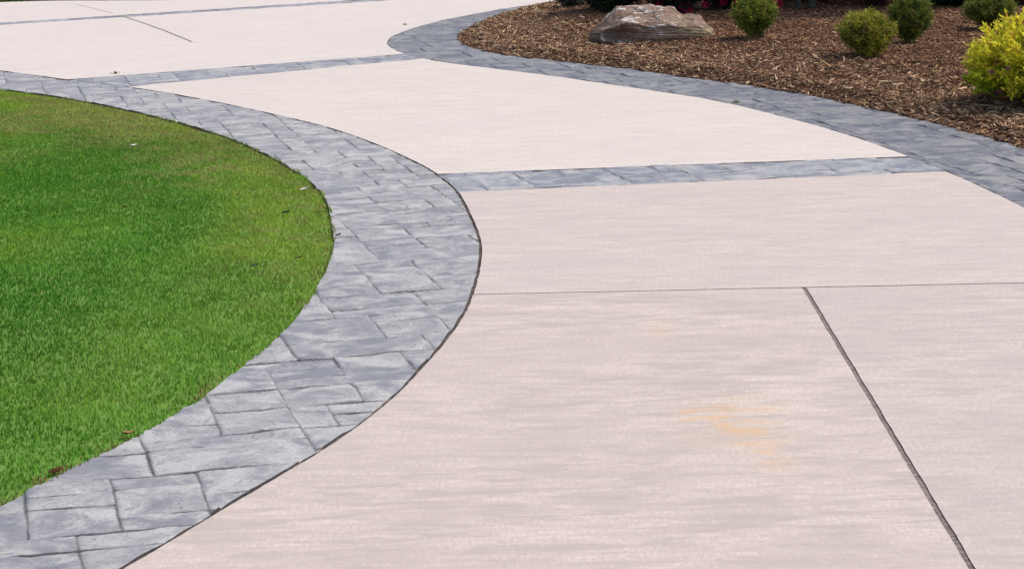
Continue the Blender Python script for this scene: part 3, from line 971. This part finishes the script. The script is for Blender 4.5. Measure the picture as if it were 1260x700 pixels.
def golden_bush():
    r = np.random.default_rng(202)
    p = on_bed(1284, 124); s = PXM(p)
    root = empty('golden_bush', tuple(p))
    rad, hz = 90 * s, 70 * s
    n = 15000
    tips, tb, flowers = [], [], []
    nst = 420
    dirs = sphere_dirs(nst * 2, r); dirs = dirs[dirs[:, 2] > -0.45][:nst]
    Ps, Ns, Cs, Ls = [], [], [], []
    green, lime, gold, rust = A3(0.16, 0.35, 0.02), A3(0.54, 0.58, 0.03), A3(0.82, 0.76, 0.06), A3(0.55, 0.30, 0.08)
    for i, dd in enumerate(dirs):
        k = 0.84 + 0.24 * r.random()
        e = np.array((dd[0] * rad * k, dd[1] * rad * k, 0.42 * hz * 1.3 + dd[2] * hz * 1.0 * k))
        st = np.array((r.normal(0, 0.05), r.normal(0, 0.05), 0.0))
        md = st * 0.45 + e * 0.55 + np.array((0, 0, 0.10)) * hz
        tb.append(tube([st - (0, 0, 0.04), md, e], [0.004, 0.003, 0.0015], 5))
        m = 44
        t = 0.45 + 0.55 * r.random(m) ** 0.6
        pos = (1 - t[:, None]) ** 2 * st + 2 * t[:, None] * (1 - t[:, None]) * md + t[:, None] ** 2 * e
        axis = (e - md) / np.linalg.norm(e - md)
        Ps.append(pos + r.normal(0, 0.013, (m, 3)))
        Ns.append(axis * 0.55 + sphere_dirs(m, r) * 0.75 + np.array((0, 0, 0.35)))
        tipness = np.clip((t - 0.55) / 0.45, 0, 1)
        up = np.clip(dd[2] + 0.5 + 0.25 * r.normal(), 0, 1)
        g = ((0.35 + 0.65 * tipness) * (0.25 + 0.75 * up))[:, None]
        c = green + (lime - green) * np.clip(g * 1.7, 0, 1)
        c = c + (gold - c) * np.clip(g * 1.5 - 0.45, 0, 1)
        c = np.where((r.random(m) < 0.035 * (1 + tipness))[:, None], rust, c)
        Cs.append(c * r.uniform(0.75, 1.2, m)[:, None])
        Ls.append(r.uniform(0.026, 0.058, m))
    P, Nn, C, L = np.vstack(Ps), np.vstack(Ns), np.vstack(Cs), np.concatenate(Ls)
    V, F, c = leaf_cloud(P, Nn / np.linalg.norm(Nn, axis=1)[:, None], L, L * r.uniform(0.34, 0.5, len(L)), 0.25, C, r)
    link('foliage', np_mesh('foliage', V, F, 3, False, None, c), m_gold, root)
    link('stems', tubes_mesh('stems', tb), m_wood, root)
    # dull pink flower heads
    mp = tint_mat('dull_pink_petal', 0.7, 0.2, 0.2)
    for (u, v, k, cc) in ((1219, 90, 1.0, (0.42, 0.12, 0.19)), (1186, 93, 0.8, (0.36, 0.09, 0.16)), (1230, 114, 0.9, (0.30, 0.08, 0.12)),
                          (1249, 113, 0.9, (0.34, 0.10, 0.15)), (1237, 121, 0.9, (0.40, 0.10, 0.06)), (1190, 78, 0.7, (0.36, 0.16, 0.14)), (1240, 85, .7, (0.36, .12, .16))):
        # on the bush's outside, towards the viewer
        d0 = ray(u, v); d0 /= np.linalg.norm(d0)
        o0 = np.array((0, 0, CAM_H)) - p - np.array((0, 0, 0.42 * hz * 1.3))
        S = np.array((1 / (rad * .98), 1 / (rad * .98), 1 / (hz * .95)))
        oo, d1 = o0 * S, d0 * S
        b, a_, cq = oo @ d1, d1 @ d1, oo @ oo - 1
        disc = b * b - a_ * cq
        t = (-b - math.sqrt(disc)) / a_ if disc > 0 else -b / a_
        loc = np.array((0, 0, CAM_H)) + d0 * t - p
        m = 90
        q = sphere_dirs(m, r); q[:, 2] = np.abs(q[:, 2])
        pos = loc + q * np.array((0.026, 0.026, 0.014)) * k * r.random(m)[:, None] ** .4
        V, F, c = leaf_cloud(pos, q, np.full(m, 0.010), np.full(m, 0.008), 0.5, np.array(cc) * r.uniform(.6, 1.3, m)[:, None], r)
        link('flower_head', np_mesh('flower_head', V, F, 3, False, None, c), mp, root)
    tag(root, 'golden yellow leafy bush with dull pink flower heads at the right edge of the mulch', 'bush')
golden_bush()

def dark_bush(name, ub, vb, wpx, hpx, seed, label, cat, pal, leafL=0.05, n=9000, zc=0.5, group=None, flowers=0, fcol=None, fspots=()):
    r = np.random.default_rng(seed)
    p = on_bed(ub, vb); s = PXM(p)
    root = empty(name, tuple(p))
    rad, hz = wpx * s / 2, hpx * s / 2
    C = np.array((0, 0, hz * zc * 2))
    d = sphere_dirs(n, r); lm = lump(d, seed)
    rr = (0.45 + 0.55 * r.random(n) ** 0.5) * (0.72 + 0.55 * lm)
    P = C + d * rr[:, None] * np.array((rad, rad * 0.85, hz))
    P[:, 2] = np.where(P[:, 2] < 0.04, 0.04 + 0.25 * hz * r.random(n) ** 2, P[:, 2])
    mixk = sstep(0.35, 0.7, lm + 0.3 * (r.random(n) - .5))[:, None]
    col = (pal[0] + (pal[1] - pal[0]) * mixk) * r.uniform(0.6, 1.35, n)[:, None]
    L = r.uniform(0.6, 1.3, n) * leafL
    V, F, c = leaf_cloud(P, d * 0.7 + np.array((0, 0, 0.35)), L, L * 0.42, 0.6, col, r)
    link('foliage', np_mesh('foliage', V, F, 3, False, None, c), m_leaf, root)
    tb = []
    for _ in range(12):
        q = sphere_dirs(1, r)[0]; q[2] = abs(q[2])
        e = C + q * np.array((rad, rad * .85, hz)) * 0.7
        tb.append(tube([(r.normal(0, .03), r.normal(0, .03), -0.05), e * 0.5 + r.normal(0, 0.03, 3), e], [0.016, 0.011, 0.005], 6))
    link('stems', tubes_mesh('stems', tb), m_wood, root)
    spots = list(fspots)
    for q in range(flowers):
        spots.append((ub + r.uniform(-.45, .45) * wpx, vb - r.uniform(0.2, 0.95) * hpx, r.uniform(0.6, 1.0)))
    if spots:
        mp = tint_mat('bright_petal', 0.6, 0.25, 0.2)
        for (u, v, k) in spots:
            d0 = ray(u, v); d0 /= np.linalg.norm(d0)
            o0 = np.array((0, 0, CAM_H)) - p - C
            S = np.array((1 / rad, 1 / (rad * .85), 1 / hz)) / 0.92
            oo, d1 = o0 * S, d0 * S
            b, a_, cq = oo @ d1, d1 @ d1, oo @ oo - 1
            disc = b * b - a_ * cq
            t = (-b - math.sqrt(disc)) / a_ if disc > 0 else -b / a_
            loc = np.array((0, 0, CAM_H)) + d0 * t - p
            m = 46
            q = sphere_dirs(m, r)
            pos = loc + q * 0.022 * k
            V, F, c = leaf_cloud(pos, q, np.full(m, 0.034 * k), np.full(m, 0.026 * k), 0.5, np.array(fcol) * r.uniform(.6, 1.2, m)[:, None], r)
            link('flower', np_mesh('flower', V, F, 3, False, None, c), mp, root)
    tag(root, label, cat, group)
    return root
ev = [A3(0.010, 0.026, 0.010), A3(0.022, 0.060, 0.018)]
az = [A3(0.012, 0.018, 0.010), A3(0.030, 0.038, 0.018)]
rd = [A3(0.045, 0.010, 0.012), A3(0.085, 0.020, 0.022)]
BG = 'dark shrubs along the back of the bed'
dark_bush('evergreen_shrub', 752, 15, 96, 95, 301, 'dark green leafy shrub behind the left end of the boulder', 'shrub', ev, 0.05, 9000, 0.5, BG)
dark_bush('ground_cover_plant', 706, 9, 40, 26, 302, 'low pale-tipped leafy plant where the mulch meets the far drive', 'plant', [A3(0.03, 0.05, 0.03), A3(0.16, 0.18, 0.13)], 0.035, 1800, 0.45)
dark_bush('azalea_bush', 832, 17, 84, 80, 303, 'dark bush with bright pink flowers behind the boulder', 'bush', az, 0.04, 8000, 0.5, BG, 5, (0.85, 0.03, 0.20), [(842, 11, 1.9), (813, 6, 1.1), (868, 6, 0.8)])
dark_bush('azalea_bush', 898, 14, 90, 90, 304, 'dark bush with crimson flowers behind the lone round globe shrub', 'bush', az, 0.04, 8000, 0.5, BG, 5, (0.62, 0.03, 0.10), [(956, 5, 1.2), (908, -1, 1.0), (890, 2, 1.0)])
dark_bush('barberry_bush', 1078, 9, 90, 90, 305, 'dark red leafy bush behind the tall egg-shaped shrub', 'bush', rd, 0.03, 9000, 0.5, BG)
dark_bush('evergreen_shrub', 1172, 10, 80, 90, 306, 'very dark green shrub behind the gap between the globe shrubs on the right', 'shrub', ev, 0.05, 9000, 0.5, BG)
dark_bush('barberry_bush', 1258, 8, 84, 90, 307, 'dark red leafy bush behind the golden bush', 'bush', rd, 0.03, 8000, 0.5, BG)
dark_bush('evergreen_shrub', 1010, 2, 130, 120, 308, 'dark evergreen shrub behind the slim grey stems', 'shrub', ev, 0.05, 9000, 0.5, BG)

def stemmed_tree():
    """slim multi-stemmed tree at the back of the bed; its crown is above the picture"""
    r = np.random.default_rng(401)
    p = on_bed(990, 13); s = PXM(p)
    root = empty('multi_stem_tree', tuple(p))
    M = plain_mat('grey_green_bark', (0.055, 0.055, 0.04), (0.12, 0.115, 0.085), 30)
    for (dx, lean, rad) in ((-0.07, -0.25, 0.030), (0.08, 0.20, 0.034)):
        pts = [(dx, 0, -0.06), (dx + lean * 0.05, 0.02, 0.5), (dx + lean * 0.4, 0.05, 1.3), (dx + lean, 0.1, 2.3)]
        V, F = tube(pts, [rad * 1.25, rad, rad * .8, rad * .5], 9)
        link('trunk', np_mesh('trunk', V, F, 4, True), M, root)
    n = 24000
    d = sphere_dirs(n, r); lm = lump(d, 9)
    P = np.array((0.5, 0.2, 1.75)) + d * ((0.35 + 0.65 * r.random(n) ** .5) * (0.7 + 0.6 * lm))[:, None] * np.array((1.9, 1.3, 0.95))
    L = r.uniform(0.05, 0.09, n)
    col = (A3(0.025, 0.055, 0.015) + (A3(0.06, 0.11, 0.03) - A3(0.025, 0.055, 0.015)) * lm[:, None]) * r.uniform(.7, 1.3, n)[:, None]
    V, F, c = leaf_cloud(P, d * 0.5 + np.array((0, 0, 0.1)), L, L * 0.5, 0.7, col, r)
    link('crown', np_mesh('crown', V, F, 3, False, None, c), m_leaf, root)
    tag(root, 'slim multi-stemmed tree with grey green stems at the back of the mulch bed', 'tree')
stemmed_tree()

# ------------------------------------------------------------------ boulder
def boulder():
    p = on_bed(803, 52); s = PXM(p)
    na, nr = 180, 64
    th = np.linspace(0, 2 * np.pi, na, endpoint=False)
    c_, s_ = np.cos(th), np.sin(th)
    # angular plan outline (counter-clockwise from the right end), x in photo pixels, y in metres
    plan = np.array([(74, 0.02), (66, 0.26), (40, 0.44), (0, 0.50), (-45, 0.42), (-68, 0.20), (-74, -0.02), (-62, -0.20), (-36, -0.28),
                     (-12, -0.24), (10, -0.30), (40, -0.27), (62, -0.20), (74, 0.02)])
    tl = np.array((-62, -38, -36, -10, 28, 34, 44, 60, 74.0))
    def outline(k):
        Q = resample(np.c_[plan[:, 0] * s, plan[:, 1]], n=na + 1)[:-1]
        Q = Q * k[:, None] if np.ndim(k) else Q * k
        return Q
    V = []
    base = outline(1.0)
    H = 41 * s
    # crest height above the foot for each place along the rock
    crest = lambda u: np.interp(u, (-80, -74, -66, -58, -50, -44, -36, -8, 26, 31, 38, 50, 60, 68, 75, 80), (.38, .46, .54, .60, .74, .92, .98, 1.0, 1.0, .92, .80, .77, .72, .60, .40, .30))
    for i in range(nr):
        t = i / (nr - 1)
        if t < 0.5:                        # the flanks: steep, a little overhung low down
            q = t / 0.5
            k = 1.0 + 0.035 * math.sin(q * 3.1) - 0.075 * q ** 2.5
            zz = 0.90 * q
        else:                              # the top
            q = (t - 0.5) / 0.5
            k = 0.925 * (1 - q)
            zz = 0.90 + 0.10 * min(1.0, q * 2.2)
        ring = base * k
        tilt = 0.62 + 0.38 * sstep(-0.24, 0.24, ring[:, 1])
        V.append(np.c_[ring, H * zz * crest(ring[:, 0] / s) * tilt])
    V = np.vstack(V)
    x, y, z = V.T
    u = x / s
    # bedding planes pull the rock in and out in steps
    lay = (z + 0.05 * x) / (H * 0.17) + 0.7 * fbm(x * 3, y * 3, 5, 2)
    fr = lay - np.floor(lay)
    stepn = h2(np.floor(lay), np.floor(lay) * 0, 5)
    ledge = (sstep(0.0, 0.2, fr) - 0.5) * 0.014 + (stepn - 0.5) * 0.018
    nrm = np.stack([x / 0.55, (y - 0.05) / 0.38], 1); nrm /= np.linalg.norm(nrm, axis=1)[:, None] + 1e-6
    side = np.repeat(np.r_[np.linspace(1, 1, 29), np.linspace(1, 0, nr - 29)], na)
    rough = (fbm(x * 4 + 7, z * 6 + y * 4, 15, 5) - 0.5) * 0.10
    x = x + nrm[:, 0] * (ledge + rough) * side
    y = y + nrm[:, 1] * (ledge + rough) * side
    hol = np.exp(-(((u + 46) / 22) ** 2 + ((z - 0.08) / 0.07) ** 2)) * (y < 0.1)
    y = y + 0.13 * hol
    chip = fbm(x * 5 + 2, y * 5, 44, 2)
    z = z + ((np.floor(chip * 9) / 9 - 0.5) * 0.11 + (fbm(x * 12, y * 12, 45, 4) - 0.5) * 0.035) * sstep(.3, .62, z / H)
    z = np.where(z > H * 0.93, H * 0.93 + (z - H * 0.93) * 0.25, z)
    V = np.stack([x, y, z - 0.03], 1)
    i = np.arange(nr - 1)[:, None] * na; j = np.arange(na)[None]
    F = np.stack([i + j, i + (j + 1) % na, i + na + (j + 1) % na, i + na + j], -1).reshape(-1, 4)
    me = np_mesh('boulder', V, F, 4, False)
    M = Mat('sandstone')
    tc = M.n('ShaderNodeTexCoord')
    vec = tc.outputs['Object']
    def sc(a, b, c):
        mp = M.n('ShaderNodeVectorMath', operation='MULTIPLY'); M.l(vec, mp.inputs[0]); mp.inputs[1].default_value = (a, b, c)
        return mp.outputs[0]
    n1 = M.noise(sc(4, 4, 12), 1.0, 6, 0.62, 0.8)
    n2 = M.noise(sc(14, 14, 40), 1.0, 5, 0.6)
    col = M.mix(M.rng(n1, 0.36, 0.62), (0.19, 0.128, 0.095), (0.35, 0.24, 0.185))
    col = M.mix(M.rng(M.noise(sc(3, 3, 7), 1.0, 3), 0.52, 0.62, 0, 0.8), col, (0.34, 0.29, 0.19))
    col = M.mix(M.rng(n2, 0.5, 0.68, 0, 0.6), col, (0.09, 0.075, 0.06))
    geo = M.n('ShaderNodeNewGeometry')
    sep = M.n('ShaderNodeSeparateXYZ'); M.l(geo.outputs['Normal'], sep.inputs[0])
    sep2 = M.n('ShaderNodeSeparateXYZ'); M.l(vec, sep2.inputs[0])
    lich = M.math('MULTIPLY', M.rng(M.noise(sc(8, 8, 15), 1.0, 6, 0.68, 0.2), 0.545, 0.575), M.rng(sep.outputs['Z'], 0.30, 0.55))
    lich = M.math('MULTIPLY', lich, M.rng(sep2.outputs['X'], 0.32, 0.05))  if False else M.math('MULTIPLY', lich, M.rng(sep2.outputs['X'], 0.0, 0.38, 1.0, 0.25))
    col = M.mix(lich, col, (0.66, 0.635, 0.60))
    drk = M.math('MULTIPLY', M.rng(M.noise(sc(5, 5, 5), 1.0, 3), 0.48, 0.6), M.rng(sep2.outputs['X'], -0.5, -0.2, 0.75, 0.0))
    col = M.mix(drk, col, (0.06, 0.055, 0.04))  # left end darkened in the colour, as the rock's shaded side
    gr = M.noise(sc(45, 45, 60), 1.0, 5, 0.75)
    col = M.mix(M.rng(gr, 0.35, 0.6, 0.6, 0.0), col, (0.10, 0.075, 0.06))
    M.color(col)
    M.b.inputs['Roughness'].default_value = 0.97
    M.b.inputs['Specular IOR Level'].default_value = 0.08
    M.bump(M.math('ADD', n1, M.math('MULTIPLY', n2, 0.6)), 0.8, 0.03)
    o = link('boulder', me, M.m)
    o.location = tuple(p + np.array((0, 0.20, 0.03)))
    o.rotation_euler.z = math.radians(-3)
    tag(o, 'flat-topped reddish brown boulder with white lichen lying in the mulch', 'boulder')
boulder()

def pale_rock():
    p = on_bed(847, 1.5); s = PXM(p)
    bm = bmesh.new()
    bmesh.ops.create_icosphere(bm, subdivisions=4, radius=1.0)
    for v in bm.verts:
        c = np.array(v.co)
        f = 0.75 + 0.5 * fbm(np.array([c[0] * 2 + 4]), np.array([c[1] * 2 + c[2] * 1.5]), 12, 4)[0]
        q = np.sign(c) * np.abs(c) ** 0.7
        v.co = q * f * np.array((17 * s, 0.14, 0.11))
    me = bpy.data.meshes.new('pale_rock'); bm.to_mesh(me); bm.free()
    o = link('pale_rock', me, plain_mat('pale_limestone', (0.45, 0.42, 0.40), (0.70, 0.67, 0.64), 14, 0.9, 0.6))
    o.location = tuple(p + np.array((0, 0, 0.02)))
    tag(o, 'pale whitish rock behind the bright pink flowers, at the top edge of the picture', 'rock')
pale_rock()

# ------------------------------------------------------------------ small litter
def curled_leaf(name, loc, L, W, yaw, col, label, cat, lift=0.03, group=None):
    n, m = 9, 5
    r = np.random.default_rng(int(abs(loc[0]) * 1000 + abs(loc[1]) * 77))
    s = np.linspace(-1, 1, n); q = np.linspace(-1, 1, m)
    S, Q = np.meshgrid(s, q, indexing='ij')
    wx = (1 - np.abs(S) ** 1.8) ** 0.7 * 0.5 * W
    X, Y = S * L / 2, Q * wx
    Z = 0.05 * L * S ** 2 + 0.18 * W * Q ** 2 + 0.06 * L * S + r.normal(0, 0.02, S.shape) * W
    top = np.stack([X.ravel(), Y.ravel(), Z.ravel()], 1)
    V = np.vstack([top, top - (0, 0, 0.0015)])
    F = np.vstack([grid_faces(n, m), grid_faces(n, m)[:, ::-1] + n * m])
    M = plain_mat(name + '_surface', tuple(c * 0.75 for c in col), col, 80, 0.8, 0.3)
    o = link(name, np_mesh(name, V, F, 4, True), M)
    o.location = (loc[0], loc[1], loc[2] + lift)
    o.rotation_euler = (r.normal(0, .25), r.normal(0, .25), yaw)
    tag(o, label, cat, group)
    return o
def litter(u, v, *a, lawn=True, lift=0.034, **k):
    p = on_lawn(u, v) if lawn else np.array((*gp(u, v), 0.002))
    curled_leaf(a[0], p, *a[1:], lift=lift, **k)
WHT, BRN, BLK = (0.80, 0.77, 0.70), (0.24, 0.12, 0.06), (0.035, 0.03, 0.022)
litter(165, 185.5, 'fallen_petal', 0.055, 0.042, 0.4, WHT, 'white scrap lying in the grass by the worn far strip of lawn', 'petal')
litter(375, 240, 'fallen_petal', 0.055, 0.035, 0.3, (0.74, 0.62, 0.58), 'white scrap with a pinkish end in the grass near the curve of the paving', 'petal')
litter(153, 262, 'dead_leaf', 0.04, 0.03, 1.2, BRN, 'small brown dead leaf in the middle of the lawn', 'leaf')
litter(182, 142, 'dead_leaf', 0.07, 0.05, 0.1, (0.55, 0.33, 0.22), 'pale tan dead leaf where the far lawn meets the grey paving', 'leaf', lift=0.02)
litter(352, 269, 'dead_leaf', 0.045, 0.03, 0.1, BLK, 'blackened leaf in the grass left of the paving curve', 'leaf')
litter(313, 335, 'dead_leaf', 0.04, 0.025, 0.5, (0.05, 0.07, 0.04), 'dark greenish withered leaf in the lawn', 'leaf')
litter(368, 325, 'dead_leaf', 0.045, 0.02, 0.6, (0.10, 0.05, 0.03), 'thin dark brown leaf in the grass close to the paving', 'leaf')
litter(70, 585, 'dead_leaf', 0.06, 0.045, 0.7, (0.36, 0.15, 0.07), 'rust brown leaf on the near edge of the lawn', 'leaf', lift=0.016)
litter(158, 539, 'dead_leaf', 0.05, 0.03, 0.5, (0.30, 0.17, 0.07), 'tan leaf at the lawn edge, farther up the curve than the rust brown one', 'leaf', lift=0.02)
litter(416, 290.5, 'dirt_clod', 0.03, 0.026, 0.2, (0.02, 0.016, 0.014), 'small black crumb on the paving at the widest bulge of the lawn', 'crumb', lawn=False, lift=0.004)

def tuft(u, v, seed, label, k=1.0):
    r = np.random.default_rng(seed)
    c = gp(u, v); n = 34
    x, y = c[0] + r.normal(0, 0.013 * k, n), c[1] + r.normal(0, 0.010 * k, n)
    col = np.where((r.random(n) < .7)[:, None], A3(0.16, 0.26, 0.05), A3(0.35, 0.28, 0.12)) * r.uniform(.6, 1.2, n)[:, None]
    o = blades('weed_tuft', x - c[0], y - c[1], np.zeros(n), r.uniform(0.010, 0.026, n) * k, np.full(n, 0.005), col, m_grass, r)
    o.location = (c[0], c[1], 0.002)
    tag(o, label, 'weed')
tuft(142, 91, 1, 'tiny weed tuft sprouting at the upper edge of the second paving strip', 1.1)
tuft(906, 127, 2, 'tiny weed tuft in the joint between pale slab and dark curved border', 1.0)
tuft(498, 31, 3, 'tiny weed tuft at the tip of the curved border round the mulch', 0.8)

p = on_bed(716, 28)
curled_leaf('fallen_petal', p, 0.06, 0.05, 0.4, (0.75, 0.45, 0.50), 'pinkish white petal lying on the mulch left of the boulder', 'petal', lift=0.05)
